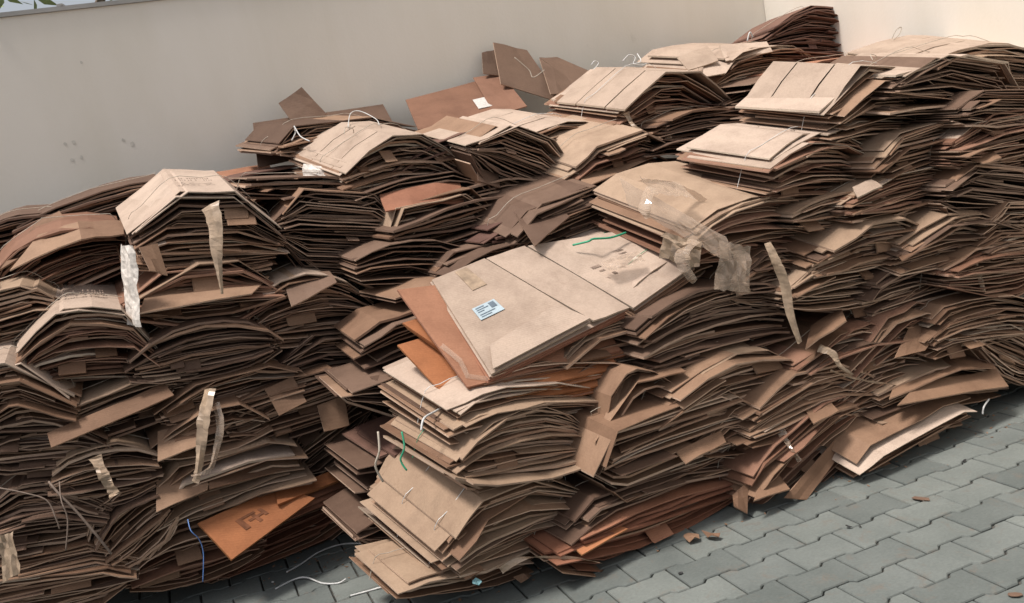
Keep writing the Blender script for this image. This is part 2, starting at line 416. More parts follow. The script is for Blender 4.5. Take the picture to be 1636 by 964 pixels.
        if top and slots:
            # a flattened carton: body panel, side flaps parted by narrow slots
            ix = [i for i, x in enumerate(full) if k1-.01 <= x <= k2+.01]
            lo_i, hi_i = (ix[0], ix[-1]) if len(ix) > 1 else (0, len(full)-1)
            prism(sh, us[lo_i:hi_i+1], ts[lo_i:hi_i+1], v0[lo_i:hi_i+1], v1[lo_i:hi_i+1], th)
            for rngi in ((0, lo_i+1), (hi_i, len(us))):
                if rngi[1]-rngi[0] < 2: continue
                for (a, c) in ((0, .27), (.285, .70), (.715, 1)):
                    du = rg.uniform(0, .006)
                    uu = us[rngi[0]:rngi[1]]; tt = [t+du*(abs(q_) > abs(uu[0 if rngi[0] else -1])+.001) for t, q_ in zip(ts[rngi[0]:rngi[1]], uu)]
                    vv0 = [v0[i]+a*(v1[i]-v0[i]) for i in range(*rngi)]; vv1 = [v0[i]+c*(v1[i]-v0[i]) for i in range(*rngi)]
                    prism(sh, uu, tt, vv0, vv1, th)
        else:
            prism(sh, us, ts, v0, v1, th, twist=rg.gauss(0, .006)*jit)
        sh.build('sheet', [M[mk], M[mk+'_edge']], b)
    # small torn flaps standing out of the front
    if not low:
        for k in range(rg.choice([0, 1, 2, 2, 3])):
            x = rg.uniform(-.7, .7); s = rg.uniform(.15, .85); z0 = height(x, s, c1, c2); fw = rg.uniform(.025, .075); fl = rg.uniform(.03, .085); dz = -rg.uniform(.3, .95)
            sh = MB(); u_ = x*W/2
            sh.add([(u_-fw, .02, z0+.003), (u_+fw, .02, z0+.003), (u_+fw*rg.uniform(.8, 1.05), -fl*(1+dz)-.012, z0+dz*fl), (u_-fw*rg.uniform(.8, 1.05), -fl*(1+dz)-.012, z0+dz*fl+rg.uniform(-.01, .01)),
                    (u_-fw, .02, z0-.002), (u_+fw, .02, z0-.002), (u_+fw, -fl*(1+dz)-.008, z0+dz*fl-.003), (u_-fw, -fl*(1+dz)-.008, z0+dz*fl-.003)],
                   [(0, 1, 2, 3)[::-1], (4, 5, 6, 7), (3, 2, 6, 7), (0, 3, 7, 4), (1, 5, 6, 2)])
            sh.build('torn_flap', [M[mat if mat != 'pale' else 'kraft']], b)
    if twine:
        for vv in ([.18, .62] if twine == 2 else [rg.uniform(.2, .5)]):
            y = vv*D; pts = []
            xs = [-1.03, -.97]+[-.8, c1, 0, c2, .8]+[.97, 1.03]
            for i, x in enumerate(xs):
                z = height(max(-1, min(1, x)), 1.0, c1, c2)+.011
                if i == 0: z = height(-1, 0, c1, c2)
                if i == len(xs)-1: z = height(1, 0, c1, c2)
                pts.append((x*W/2, y+.01*math.sin(x*3), z))
            tb = MB(); tb.tube(smooth_path(pts, 3), .0014, 4); tb.build('twine', M[tw], b)
            if rg.random() < .9: continue
            e = MB(); x = rg.uniform(-.9, -.3); z = height(x, 1, c1, c2)+.012
            e.tube(smooth_path([(x*W/2, y, z), (x*W/2-.02, y-.03, z+.025), (x*W/2-.05, y-.02, z+.03), (x*W/2-.07, y-.05, z+.005)], 4), .0018, 4)
            e.build('twine_end', M[tw], b)
    for k in range(marks):
        x0 = c1+(c2-c1)*.15 if marks > 3 else -.7; y0 = D*.3+k//3*.035; xx = (c1+c2)/2*W/2-.10+(k % 3)*.05; mb = MB()
        for q_ in range(5):
            px_ = xx+q_*.009; z = height(px_/(W/2), 1, c1, c2)+.013; hh = rg.uniform(.006, .014)
            if rg.random() < .75: mb.box(px_, px_+.0045, y0-hh, y0+rg.uniform(0, .012), z, z+.0008)
        if mb.v: mb.build('print', M['ink'], b)
    return b, W, Ht, height

def dsurf(x, y):
    """distance of the heap's face from the camera: it steps back as it rises"""
    d = 3.2 if x > 600 else 4.0
    for _ in range(4):
        z = at(x, y, d).z
        if x > 600: d = 3.02+.2*max(0, min(z, .9))+1.15*max(0, z-.9)
        else: d = 3.88+.15*max(0, min(z, 1.1))+.8*max(0, z-1.1)
    return d
K = dict
TAB = [
 # ---- left pile
 (336,384,240,112,3.85,2,6,22,'bright pale-topped bundle with strongly arched lid and a torn tape hanging from its front',K(topmat='pale',arch=.5,c1=-.42,c2=.35,D=.5,slots=True,n=17,marks=6,belly=.12)),
 (330,482,240,88,3.8,6,8,14,'brown bundle with a wide flat lid directly beneath the bright arched bundle on the left',K(arch=.3,D=.45)),
 (135,562,232,104,3.72,6,4,15,'pale-lidded bundle with faint print, on the far left, its folded lid peaking like a roof',K(topmat='pale',arch=.6,c1=-.25,c2=.35,D=.5,slots=False,marks=6)),
 (28,660,190,120,3.66,10,0,16,'bundle with bright lid cut by the left edge below the pale roof-shaped bundle',K(topmat='pale',arch=.5)),
 (95,428,235,90,4.05,24,0,16,'bundle with light lid sagging down to the left near the wall on the far left',K(topmat='kraft',arch=.45,D=.5,c1=-.6,c2=.1)),
 (150,345,260,54,4.45,19,0,10,'dark low bundle climbing toward the wall behind the left pile',K(mat='grey',arch=.2,D=.4)),
 (30,375,150,50,4.5,14,0,10,'dark flattened bundle beside the wall at the far left edge',K(mat='grey',arch=.2)),
 (20,520,170,96,3.86,16,0,12,'plain brown bundle at the left edge between the sagging bundle and the bright lid',K(arch=.4)),
 (330,568,240,90,3.72,10,5,10,'dark bundle of many thin layers under the flat-lidded brown bundle',K(mat='grey',arch=.3)),
 (180,668,250,66,3.7,22,2,12,'bundle topped by one long narrow plank-like slab slanting up to the right',K(arch=.15,n=7)),
 (370,638,240,72,3.74,16,6,10,'mid-height bundle right of the long plank-like slab',K(arch=.35)),
 (335,695,190,78,3.72,15,4,14,'short bundle with a plain brown panel facing out behind the hanging torn tape strip',K(arch=.3,n=8)),
 (62,722,250,80,3.66,4,0,8,'thin-layered bundle at left above the tangled strings',K(mat='grey',arch=.4)),
 (172,765,180,92,3.64,9,6,10,'fanned bundle with a crumpled tape scrap stuck on its layers',K(arch=.35,belly=.25)),
 (372,778,250,84,3.7,18,6,22,'bundle with broad tan lid panels just above the orange boxes on the left',K(arch=.25,D=.45,c1=-.5,c2=.5,n=8)),
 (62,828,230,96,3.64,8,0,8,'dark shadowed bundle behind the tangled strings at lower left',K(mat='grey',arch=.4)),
 (215,842,130,104,3.66,40,8,8,'steeply slanting fan of sheets left of the orange box',K(arch=.2)),
 (308,892,230,84,3.72,16,6,8,'low bundle with ragged layers resting on the paving left of the orange box',K(arch=.3)),
 (90,935,270,90,3.62,12,2,10,'bottom bundle in the lower left corner of the heap',K(arch=.4)),
 (440,862,270,64,3.92,22,8,6,'dark reddish bundle lying under the orange boxes on the paving',K(mat='rust',arch=.15)),
 (536,702,150,116,3.86,38,6,6,'fan-shaped dark bundle slanting steeply beside the front stack',K(mat='grey',arch=.15,belly=.2)),
 (552,800,150,90,4.0,22,4,6,'dark bundle in the recess above the bare paving corner',K(mat='grey',arch=.2)),
 (548,380,212,124,3.98,-2,4,10,'lens-shaped dark bundle right of the bright arched bundle',K(mat='grey',arch=.45,belly=.4)),
 (495,500,220,104,3.86,8,6,12,'bundle with dull brown lid below the lens-shaped dark bundle',K(arch=.35,belly=.1)),
 (545,580,200,82,3.84,6,4,8,'thin-layered bundle beside the orange sheets of the front stack',K(mat='grey',arch=.3,belly=.2)),
 (465,655,210,84,3.78,18,6,8,'bundle with two square flaps hanging out, left of the steep fan',K(arch=.3)),
 (648,268,196,78,4.12,4,14,22,'bright pale-topped bundle with ragged left ends white with glare in the middle of the ridge',K(topmat='pale',arch=.6,D=.56,c1=-.2,c2=.3,slots=True,ecomp=.3)),
 (545,306,290,40,4.1,-5,6,8,'thin dark bundle pressed flat beneath the bright middle bundle',K(mat='grey',arch=.25)),
 (708,382,190,116,3.95,14,8,10,'bundle of dull layers beneath a bowed reddish-brown panel',K(arch=.4)),
 (842,276,190,92,4.0,-20,10,22,'lens-shaped bundle with bright lid leaning down to the right below the ridge',K(topmat='pale',arch=.5,belly=.4,D=.55,mat='grey')),
 (925,226,172,46,4.2,2,16,22,'low bundle with arched pale lid and tied left end on the ridge',K(marks=3,topmat='pale',arch=.5,belly=.1,D=.62,tw='string_white',slots=True)),
 (560,222,230,52,4.65,6,12,12,'ragged grey-brown bundle against the wall behind the bright middle bundle',K(mat='grey',arch=.4,D=.5)),
 # ---- right pile ridge
 (1078,168,176,80,4.15,4,16,20,'roof-shaped bundle with pale lid and white tie beside the wall, below loose curly strings',K(topmat='pale',arch=.6,D=.5,c1=-.3,c2=.2,slots=True,ecomp=.3,tw='string_white')),
 (1222,118,150,66,4.5,6,18,20,'torn pale-lidded bundle between the wall and the reddish top bundle',K(topmat='pale',arch=.4,D=.6)),
 (1312,64,180,88,4.6,-4,4,2,'dark reddish arched bundle standing highest of all in the corner',K(mat='dusk',arch=.5,belly=.1,D=.38,c1=-.2,c2=.3)),
 (1352,112,170,36,4.2,8,8,8,'thin rust-coloured bundle supporting the highest bundle',K(mat='rust',arch=.2)),
 (1580,110,235,62,3.32,0,-2,22,'wide pale arched bundle with slotted lid against the bright side wall',K(topmat='pale',arch=.5,D=.5,slots=True,c1=-.2)),
 (1528,150,200,92,3.22,-8,14,18,'dark-sided bundle with pale lid in front of the slotted pale one at upper right',K(topmat='pale',arch=.5,D=.45,mat='grey')),
 (1432,178,200,100,3.28,0,16,20,'bundle with slotted pale lid and pale blue tie on its left end',K(topmat='pale',arch=.55,D=.44,slots=True,c1=-.45,c2=.1,ecomp=.35,tw='string_white')),
 (1332,276,198,92,3.22,-2,16,20,'bundle with slotted pale lid and white string tied over it, below the blue-tied bundle',K(topmat='pale',arch=.5,D=.46,slots=True,marks=3,c1=-.4,c2=.1,tw='string_white')),
 (1490,248,180,80,3.16,16,8,8,'mid-brown bundle right of the white-tied slotted bundle',K(arch=.35)),
 (1625,185,180,70,3.1,0,6,8,'dark thin bundle below the wide pale arched bundle at the right edge',K(mat='grey',arch=.3,D=.5)),
 (1605,236,170,92,3.08,12,4,8,'brown bundle at the right edge below the dark-sided bundle',K(arch=.3)),
 (1445,316,190,66,3.14,14,10,10,'loosely layered bundle below the mid-brown bundle on the right',K(arch=.35)),
 (1592,316,160,86,3.06,-6,4,8,'dark thin-layered bundle at the right edge, sloping down to the right',K(mat='grey',arch=.3,belly=.2)),
 (985,272,160,72,3.9,20,8,26,'bundle with a plain brown lid sloping down left beside the ridge',K(arch=.3,D=.5)),
 (1225,374,222,92,3.2,2,14,30,'large bundle partly wrapped in shiny clear film with a brown lid',K(arch=.5,D=.6,topmat='tan',c1=-.5,c2=.2,twine=False)),
 (905,368,190,76,3.7,22,6,22,'dim bundle in the hollow left of the film-wrapped bundle',K(arch=.3,D=.5,mat='grey')),
 (1062,462,140,60,3.25,34,14,26,'pale printed carton bundle tied with green twine in the middle of the heap',K(topmat='pale',arch=.2,D=.6,tw='green',twine=2)),
 # ---- front stack
 (842,655,236,56,3.02,9,16,20,'top bundle of the front stack with a pale lid and one looped white twine',K(topmat='pale',arch=.35,D=.48,tw='string_white',c1=-.6,c2=.2)),
 (842,726,236,106,2.99,10,16,14,'middle bundle of the front stack tied with green string at its ragged left end',K(topmat='tan',arch=.35,belly=.3,D=.44,tw='green',c1=-.6,c2=.2)),
 (826,850,230,118,2.97,22,18,26,'lowest big bundle of the front stack, leaning, tied with white and green twine',K(topmat='tan',arch=.4,belly=.2,D=.45,twine=2,tw='string_white',slots=True,c1=-.5,c2=.2)),
 (742,922,220,50,2.98,12,14,12,'flat torn layers squeezed on the paving beneath the leaning front bundle',K(arch=.2,n=6,D=.32)),
 (890,608,240,58,3.1,4,12,8,'thin-layered bundle under the big label-bearing flattened box',K(arch=.2)),
 # ---- right pile face
 (1000,560,220,76,3.16,12,12,10,'dark bundle right of the label-bearing flattened box',K(arch=.35)),
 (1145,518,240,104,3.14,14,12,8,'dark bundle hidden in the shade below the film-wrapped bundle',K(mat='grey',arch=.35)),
 (1012,656,150,118,3.06,38,10,10,'bundle with its folded lid bent down steeply to the left beside the front stack',K(arch=.5,c1=.0,c2=.4,n=8)),
 (1180,618,240,80,3.05,12,12,14,'bundle whose arched layers curve over the belly-shaped bundle, centre right',K(arch=.5)),
 (1092,714,264,116,2.98,21,12,12,'belly-shaped bundle with one rounded slab jutting out near the paving',K(arch=.25,belly=.35,n=12)),
 (1062,796,290,70,3.0,20,12,8,'dark bundle squeezed above the orange-red layers',K(mat='grey',arch=.25)),
 (1060,848,330,88,2.98,20,12,12,'orange-red bundle bowed upward at its right end on the paving',K(mat='rust',arch=.1,belly=.5,n=12)),
 (1312,640,230,84,3.02,14,10,12,'bundle below the split white-edged sheet, low on the right',K(arch=.35)),
 (1290,738,220,100,2.97,41,10,8,'steeply leaning fan of tan sheets touching the paving',K(arch=.15,belly=.1,n=11)),
 (1458,712,216,66,2.95,27,8,26,'broad low bundle spread flat on the paving at the right foot of the heap',K(arch=.2,D=.55,n=6,c1=-.7,c2=.5)),
 (1510,624,216,66,3.05,10,8,16,'gable-lidded bundle overhanging the paving at right',K(arch=.45,c1=-.2,c2=.3,n=7)),
 (1622,575,140,80,3.06,-24,4,10,'bundle slipping down to the right at the right edge near the paving',K(arch=.3)),
 (1442,545,190,84,3.1,28,8,16,'bundle with a square folded panel leaning over its left side, lower right',K(arch=.45,c1=-.3,c2=.2,n=9)),
 (1578,515,180,72,3.03,10,4,10,'ragged bundle above the overhanging gable-lidded bundle',K(arch=.3)),
 (1356,568,190,76,3.08,18,8,10,'bundle beneath the end of the long hanging tape strip',K(arch=.4,c1=-.2,c2=.2)),
 (1352,455,190,84,3.12,8,8,8,'thin-layered bundle right of the long hanging tape strip',K(arch=.35)),
 (1472,455,180,76,3.14,14,6,8,'dark bundle in the middle of the right face',K(mat='grey',arch=.3)),
 (1592,438,170,80,3.04,8,4,8,'bundle with a torn tape strand dangling over it near the right edge',K(arch=.3)),
 (1402,392,195,66,3.1,10,8,24,'bundle whose brown lid folds down to the left below the loosely layered one',K(arch=.55,c1=-.2,c2=.3,D=.5)),
 (1540,384,195,66,3.08,6,6,24,'bundle with a roof-like brown lid near the right edge',K(arch=.55,c1=-.3,c2=.2,D=.5)),
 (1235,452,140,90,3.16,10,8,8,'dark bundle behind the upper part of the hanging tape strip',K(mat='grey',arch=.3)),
 (1345,340,170,56,3.16,10,8,8,'thin bundle beneath the white-tied slotted bundle',K(arch=.3)),
 (1195,690,160,80,3.04,18,8,8,'small bundle wedged between the belly-shaped bundle and the leaning fan',K(arch=.3)),
 (1410,620,170,70,3.08,22,8,8,'bundle tucked between two overhanging lids at lower right',K(arch=.3)),
 (1500,480,150,60,3.16,18,6,8,'small bundle under the dark one in the right face',K(arch=.3)),
 (1640,370,140,80,3.05,4,2,8,'bundle cut by the right edge below the sloping dark one',K(arch=.3)),
 (250,640,180,60,3.78,12,4,8,'half-buried bundle behind the long plank-like slab',K(mat='grey',arch=.3)),
 (250,740,150,60,3.78,12,4,8,'half-buried bundle above the fanned layers at lower left',K(mat='grey',arch=.3)),
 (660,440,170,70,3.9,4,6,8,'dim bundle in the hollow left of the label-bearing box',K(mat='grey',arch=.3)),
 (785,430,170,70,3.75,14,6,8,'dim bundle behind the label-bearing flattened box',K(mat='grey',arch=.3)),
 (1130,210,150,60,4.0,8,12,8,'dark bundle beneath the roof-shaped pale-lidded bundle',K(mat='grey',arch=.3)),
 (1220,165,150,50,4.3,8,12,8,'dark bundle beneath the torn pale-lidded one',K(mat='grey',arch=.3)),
]
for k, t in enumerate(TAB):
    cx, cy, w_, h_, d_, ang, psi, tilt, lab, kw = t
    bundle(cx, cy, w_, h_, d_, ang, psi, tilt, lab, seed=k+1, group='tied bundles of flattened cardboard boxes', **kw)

# the inside of the heap: bundles half seen through the gaps
def inside(px, py):
    top = [(-60, 400), (0, 380), (200, 320), (430, 250), (640, 215), (800, 200), (1000, 175), (1200, 110), (1300, 60), (1420, 90), (1700, 110)]
    bot = [(-60, 990), (200, 940), (400, 850), (560, 800), (620, 880), (800, 900), (900, 880), (1150, 790), (1380, 720), (1560, 640), (1700, 600)]
    def itp(tb, x):
        for (a, b), (c, d) in zip(tb, tb[1:]):
            if a <= x <= c: return b+(d-b)*(x-a)/(c-a)
        return 0
    return itp(top, px)+40 < py < itp(bot, px)-20
HIDDEN = set()
BURIED = {
 65: 'buried dark bundle under the right half of the middle bright bundle',
 66: 'buried bundle peeping out below the low arched pale bundle with the tied left end',
 68: 'buried bundle right of the plain brown lid beside the ridge',
 83: 'buried bundle between the bright arched bundle and the dark pressed one on its right',
 84: 'buried thin bundle left of the lens-shaped dark bundle, near its upper corner',
 85: 'buried bundle left of the bowed reddish-brown panel, below the middle bright bundle',
 86: 'buried bundle underneath the lens-shaped bundle with the bright lid',
 87: 'buried bundle at the upper left of the film-wrapped bundle',
 103: 'buried bundle in the gap between the bright arched bundle and the lens-shaped dark one',
 105: 'broad buried bundle right of the lens-shaped dark bundle, under the bowed panel',
 106: 'buried bundle at the left of the dim hollow, above the folded slanted panel',
 125: 'buried bundle below the lens-shaped dark bundle, left of the hollow',
 126: 'buried bundle just above the back edge of the large box with the sticker',
 145: 'buried bundle directly left of the reddish box beneath the sticker box',
 165: 'buried bundle left of the orange-brown flattened boxes',
 185: 'buried bundle wedged at the upper left corner of the front stack',
 205: 'buried bundle between the thin-layered left bundle and the top of the front stack',
 225: 'buried bundle right of the steep fan, touching the front stack left side',
 245: 'buried bundle above the narrow orange box edge in the recess',
 285: 'buried lowest bundle in the dark recess on the paving left of the front stack'}
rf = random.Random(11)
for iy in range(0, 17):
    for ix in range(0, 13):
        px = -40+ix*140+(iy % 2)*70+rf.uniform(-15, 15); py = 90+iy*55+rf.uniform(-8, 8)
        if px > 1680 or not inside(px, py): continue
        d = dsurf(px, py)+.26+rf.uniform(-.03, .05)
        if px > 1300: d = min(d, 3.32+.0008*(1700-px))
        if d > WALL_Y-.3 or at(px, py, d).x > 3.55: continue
        fid = iy*20+ix; al, pl, tl = rf.uniform(-2, 24), rf.uniform(0, 14), rf.choice(['dusk', 'grey', 'grey']); ra, rb, r1, r2 = rf.uniform(.2, .5), rf.choice([0, 0, .3]), rf.uniform(-.5, -.1), rf.uniform(.1, .5)  # darker cardboard paints the shade of the gaps into these bundles
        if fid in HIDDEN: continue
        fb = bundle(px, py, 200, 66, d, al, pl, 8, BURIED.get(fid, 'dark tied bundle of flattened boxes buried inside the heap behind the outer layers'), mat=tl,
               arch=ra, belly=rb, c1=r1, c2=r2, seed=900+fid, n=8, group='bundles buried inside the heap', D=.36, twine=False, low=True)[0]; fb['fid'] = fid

# the heap goes on past the left edge of the picture
for i_, (px, py) in enumerate([(x_, y_) for y_ in range(470, 1010, 62) for x_ in (-260, -120)]):
    bundle(px, py+rf.uniform(-8, 8), 230, 78, 3.85 if px > -200 else 4.0, rf.uniform(4, 20), rf.uniform(0, 12), 8, 'tied bundle of brown boxes in the part of the heap beyond its left side', seed=1500+i_, group='bundles beyond the left side', arch=.35, n=8, D=.45, twine=False, low=True)

# ------------------------------------------------------------------ loose cartons and sheets
def quad_sheet(mb, A, B, Cc, Dd, th=.006, nu=3, nv=2, wob=.004, sag=0.0, mi_top=0, mi_edge=1, seed=0):
    """A back-left, B back-right, C front-right, D front-left"""
    rg = random.Random(seed); A, B, Cc, Dd = map(Vector, (A, B, Cc, Dd))
    nrm = (B-A).cross(Dd-A).normalized()
    if nrm.z < 0: nrm = -nrm
    top = []; 
    for j in range(nv+1):
        for i in range(nu+1):
            s, t = i/nu, j/nv
            p = (A*(1-s)+B*s)*(1-t)+(Dd*(1-s)+Cc*s)*t
            top.append(p+nrm*(rg.uniform(-wob, wob)+sag*4*s*(1-s)))
    n = len(top); v = top+[p-nrm*th for p in top]; f = []; mi = []
    W_ = nu+1
    for j in range(nv):
        for i in range(nu):
            a = j*W_+i; f += [(a, a+W_, a+W_+1, a+1), (n+a, n+a+1, n+a+W_+1, n+a+W_)]; mi += [mi_top, mi_top]
    rim = [i for i in range(W_)]+[j*W_+nu for j in range(1, nv+1)]+[nv*W_+i for i in range(nu-1, -1, -1)]+[j*W_ for j in range(nv-1, 0, -1)]
    for a, b in zip(rim, rim[1:]+rim[:1]): f.append((a, b, n+b, n+a)); mi.append(mi_edge)
    mb.add(v, f, mi); return nrm
def loose(name, label, cat, quads, mat, group=None, th=.007, sag=0, wob=.004):
    """quads: list of four (px, py, d) corners; ply and panel pieces of one carton"""
    pts = [at(*c) for c in quads[0]]; org = sum(pts, Vector())/4
    e = empty(name, Matrix.Translation(org)); tag(e, label, cat, group)
    for k, qd in enumerate(quads):
        mb = MB(); quad_sheet(mb, *[at(*c)-org for c in qd], th=th, sag=sag, wob=wob, seed=int(qd[0][0])+k)
        mb.build('panel', [M[mat], M[mat+'_edge']], e)
    return e, org
def on_quad(qd, s, t, lift=.003):
    A, B, Cc, Dd = [at(*c) for c in qd]; nrm = (B-A).cross(Dd-A).normalized()
    if nrm.z < 0: nrm = -nrm
    return (A*(1-s)+B*s)*(1-t)+(Dd*(1-s)+Cc*s)*t+nrm*lift
def decal(name, qd, s0, t0, s1, t1, mat, parent, org, lift=.007, skew=0):
    mb = MB(); c = [on_quad(qd, s, t, lift)-org for s, t in ((s0+skew, t0), (s1+skew, t0), (s1, t1), (s0, t1))]
    n = (c[1]-c[0]).cross(c[3]-c[0]).normalized()*-.0012
    mb.add(c+[q-abs(1)*n*0+Vector((0, 0, -.0012)) for q in c], [(3, 2, 1, 0), (4, 5, 6, 7), (0, 1, 5, 4), (1, 2, 6, 5), (2, 3, 7, 6), (3, 0, 4, 7)])
    return mb.build(name, M[mat], parent)

# the big flattened carton with its sticker on the front stack
q0 = [(690, 447, 3.42), (774, 413, 3.46), (944, 514, 3.08), (785, 598, 3.0)]
e, org = loose('flattened_box', 'large pale flattened box with a pale blue sticker on top of the front stack', 'flattened box', [q0], 'pale', th=.009, wob=.0008)
q1 = [(777, 412, 3.462), (838, 392, 3.5), (1006, 491, 3.12), (948, 513, 3.085)]
mb = MB(); quad_sheet(mb, *[at(*c)-org for c in q1], th=.008, seed=4); mb.build('panel', [M['pale'], M['pale_edge']], e)
fl = [on_quad(q0, s_, t_, .016) for s_, t_ in ((.12, .80), (.93, .74), (1.0, .99), (.02, .99))]
mb = MB(); quad_sheet(mb, *[c-org for c in fl], th=.006, seed=5, wob=.001); mb.build('flap', [M['pale'], M['pale_edge']], e)
decal('sticker', q0, .22, .42, .52, .55, 'label', e, org, .0035)
for k_, (a_, b_, c_, d_) in enumerate(((.25, .435, .36, .443), (.25, .455, .40, .462), (.25, .475, .33, .482), (.25, .505, .44, .512), (.42, .435, .49, .49), (.25, .525, .38, .532))):
    decal('sticker_print', q0, a_, b_, c_, d_, 'sticker_ink', e, org, .0048)
decal('tape', q0, .40, .02, .62, .26, 'tape', e, org, .003, skew=0.0)
qc = [(843, 393, 3.5), (985, 370, 3.52), (1108, 424, 3.14), (1012, 492, 3.13)]
e2, org2 = loose('flattened_box', 'pale printed carton lid tied with green twine, right of the large box with the sticker', 'flattened box', [qc], 'pale', th=.009, wob=.0008)
for (s0, t0, s1, t1) in [(a_+i_*.016, b_, a_+i_*.016+.008+.006*(i_ % 2), b_+h_) for a_, b_, h_, c_ in ((.20, .46, .03, 7), (.22, .53, .02, 4), (.14, .63, .03, 5), (.30, .60, .035, 3), (.60, .35, .03, 8), (.62, .41, .018, 6)) for i_ in range(c_)]:
    decal('print', qc, s0, t0, s1, t1, 'ink', e2, org2, .0028)
for k_ in range(3):
    mb = MB(); quad_sheet(mb, *[at(c[0]+2, c[1]+6+6*k_, c[2]+.01)-org2 for c in qc], th=.006, seed=80+k_, wob=.003); mb.build('ply', [M['pale' if k_ < 1 else 'kraft'], M['kraft_edge']], e2)
for k in range(3):
    mb = MB(); quad_sheet(mb, *[at(c[0]-3-2*k, c[1]+5+5*k, c[2]+.01)-org for c in (q0[0], q1[1], q1[2], q0[3])], th=.006, seed=20+k, wob=.003)
    mb.build('ply', [M['pale' if k == 0 else 'rust'], M['rust_edge']], e)
# orange cartons slipped beneath it
for k, (qd, lab, mt) in enumerate([
    ([(632, 448, 3.38), (900, 420, 3.5), (990, 545, 3.12), (744, 603, 3.0)], 'reddish flattened box directly beneath the large box with the sticker', 'rust'),
    ([(640, 500, 3.32), (860, 440, 3.4), (990, 572, 3.1), (800, 612, 3.0)], 'orange-brown flattened box, second below the large box with the sticker', 'orange'),
    ([(632, 536, 3.28), (840, 480, 3.36), (960, 600, 3.08), (735, 645, 2.99)], 'orange-brown flattened box, lowest of those under the large box with the sticker', 'orange')]):
    e, org = loose('flattened_box', lab, 'flattened box', [qd], mt, th=.008)
    for j in range(2):
        mb = MB(); quad_sheet(mb, *[at(c[0]+4+3*j, c[1]+5+4*j, c[2]+.012)-org for c in qd], th=.005, seed=40+j+k*3, wob=.003); mb.build('ply', [M['rust' if j else mt], M['orange_edge']], e)
    e.location.z -= .035
    if k < 2:
        # shiny strip of torn tape at the front corner
        mb = MB(); pts = [on_quad(qd, .0, .62, .004)-org, on_quad(qd, .03, .8, .012)-org, on_quad(qd, .02, .93, .004)-org, on_quad(qd, .12, 1.0, .006)-org]
        w_ = at(0, 0, 3)*0+Vector((.016, .006, .01))
        v = [p+w_*s for p in pts for s in (0, 1)]
        mb.add(v, [(2*i, 2*i+1, 2*i+3, 2*i+2) for i in range(3)]); mb.build('tape', M['film'], e)
# orange printed box low on the left
qo = [(316, 836, 3.62), (446, 778, 3.74), (503, 796, 3.66), (370, 894, 3.5)]
e, org = loose('flattened_box', 'orange flattened box with dark printed mark, above the paving on the left', 'flattened box', [qo], 'orange', th=.012, wob=.0008)
for (s0, t0, s1, t1) in ((.30, .34, .36, .66), (.36, .34, .52, .40), (.40, .48, .56, .54), (.46, .42, .50, .68), (.56, .36, .60, .6)):
    decal('print', qo, s0, t0, s1, t1, 'ink_dark', e, org, .0028)
qo2 = [(440, 786, 3.70), (596, 726, 3.84), (606, 742, 3.80), (444, 806, 3.64)]
e, org = loose('flattened_box', 'narrow orange box edge slanting up to the right above the printed orange box', 'flattened box', [qo2], 'orange', th=.012)
for j in range(3):
    mb = MB(); quad_sheet(mb, *[at(c[0]+6, c[1]+10+9*j, c[2]+.02)-org for c in qo2], th=.006, seed=60+j); mb.build('ply', [M['rust'], M['rust_edge']], e)
# orange tongue of the lowest right bundle
qt = [(888, 850, 2.96), (975, 836, 2.94), (1003, 846, 2.88), (930, 886, 2.82)]
loose('flattened_box', 'bright orange tongue of card poking out at the paving beside the front stack', 'flattened box', [qt], 'orange', th=.006)
# bowed reddish panel in the middle
qb = [(606, 312, 3.98), (735, 292, 4.02), (742, 326, 3.9), (616, 338, 3.86)]
loose('loose_sheet', 'bowed reddish-brown panel lying on dull layers in the middle of the heap', 'cardboard sheet', [qb], 'rust', th=.006, sag=.02)
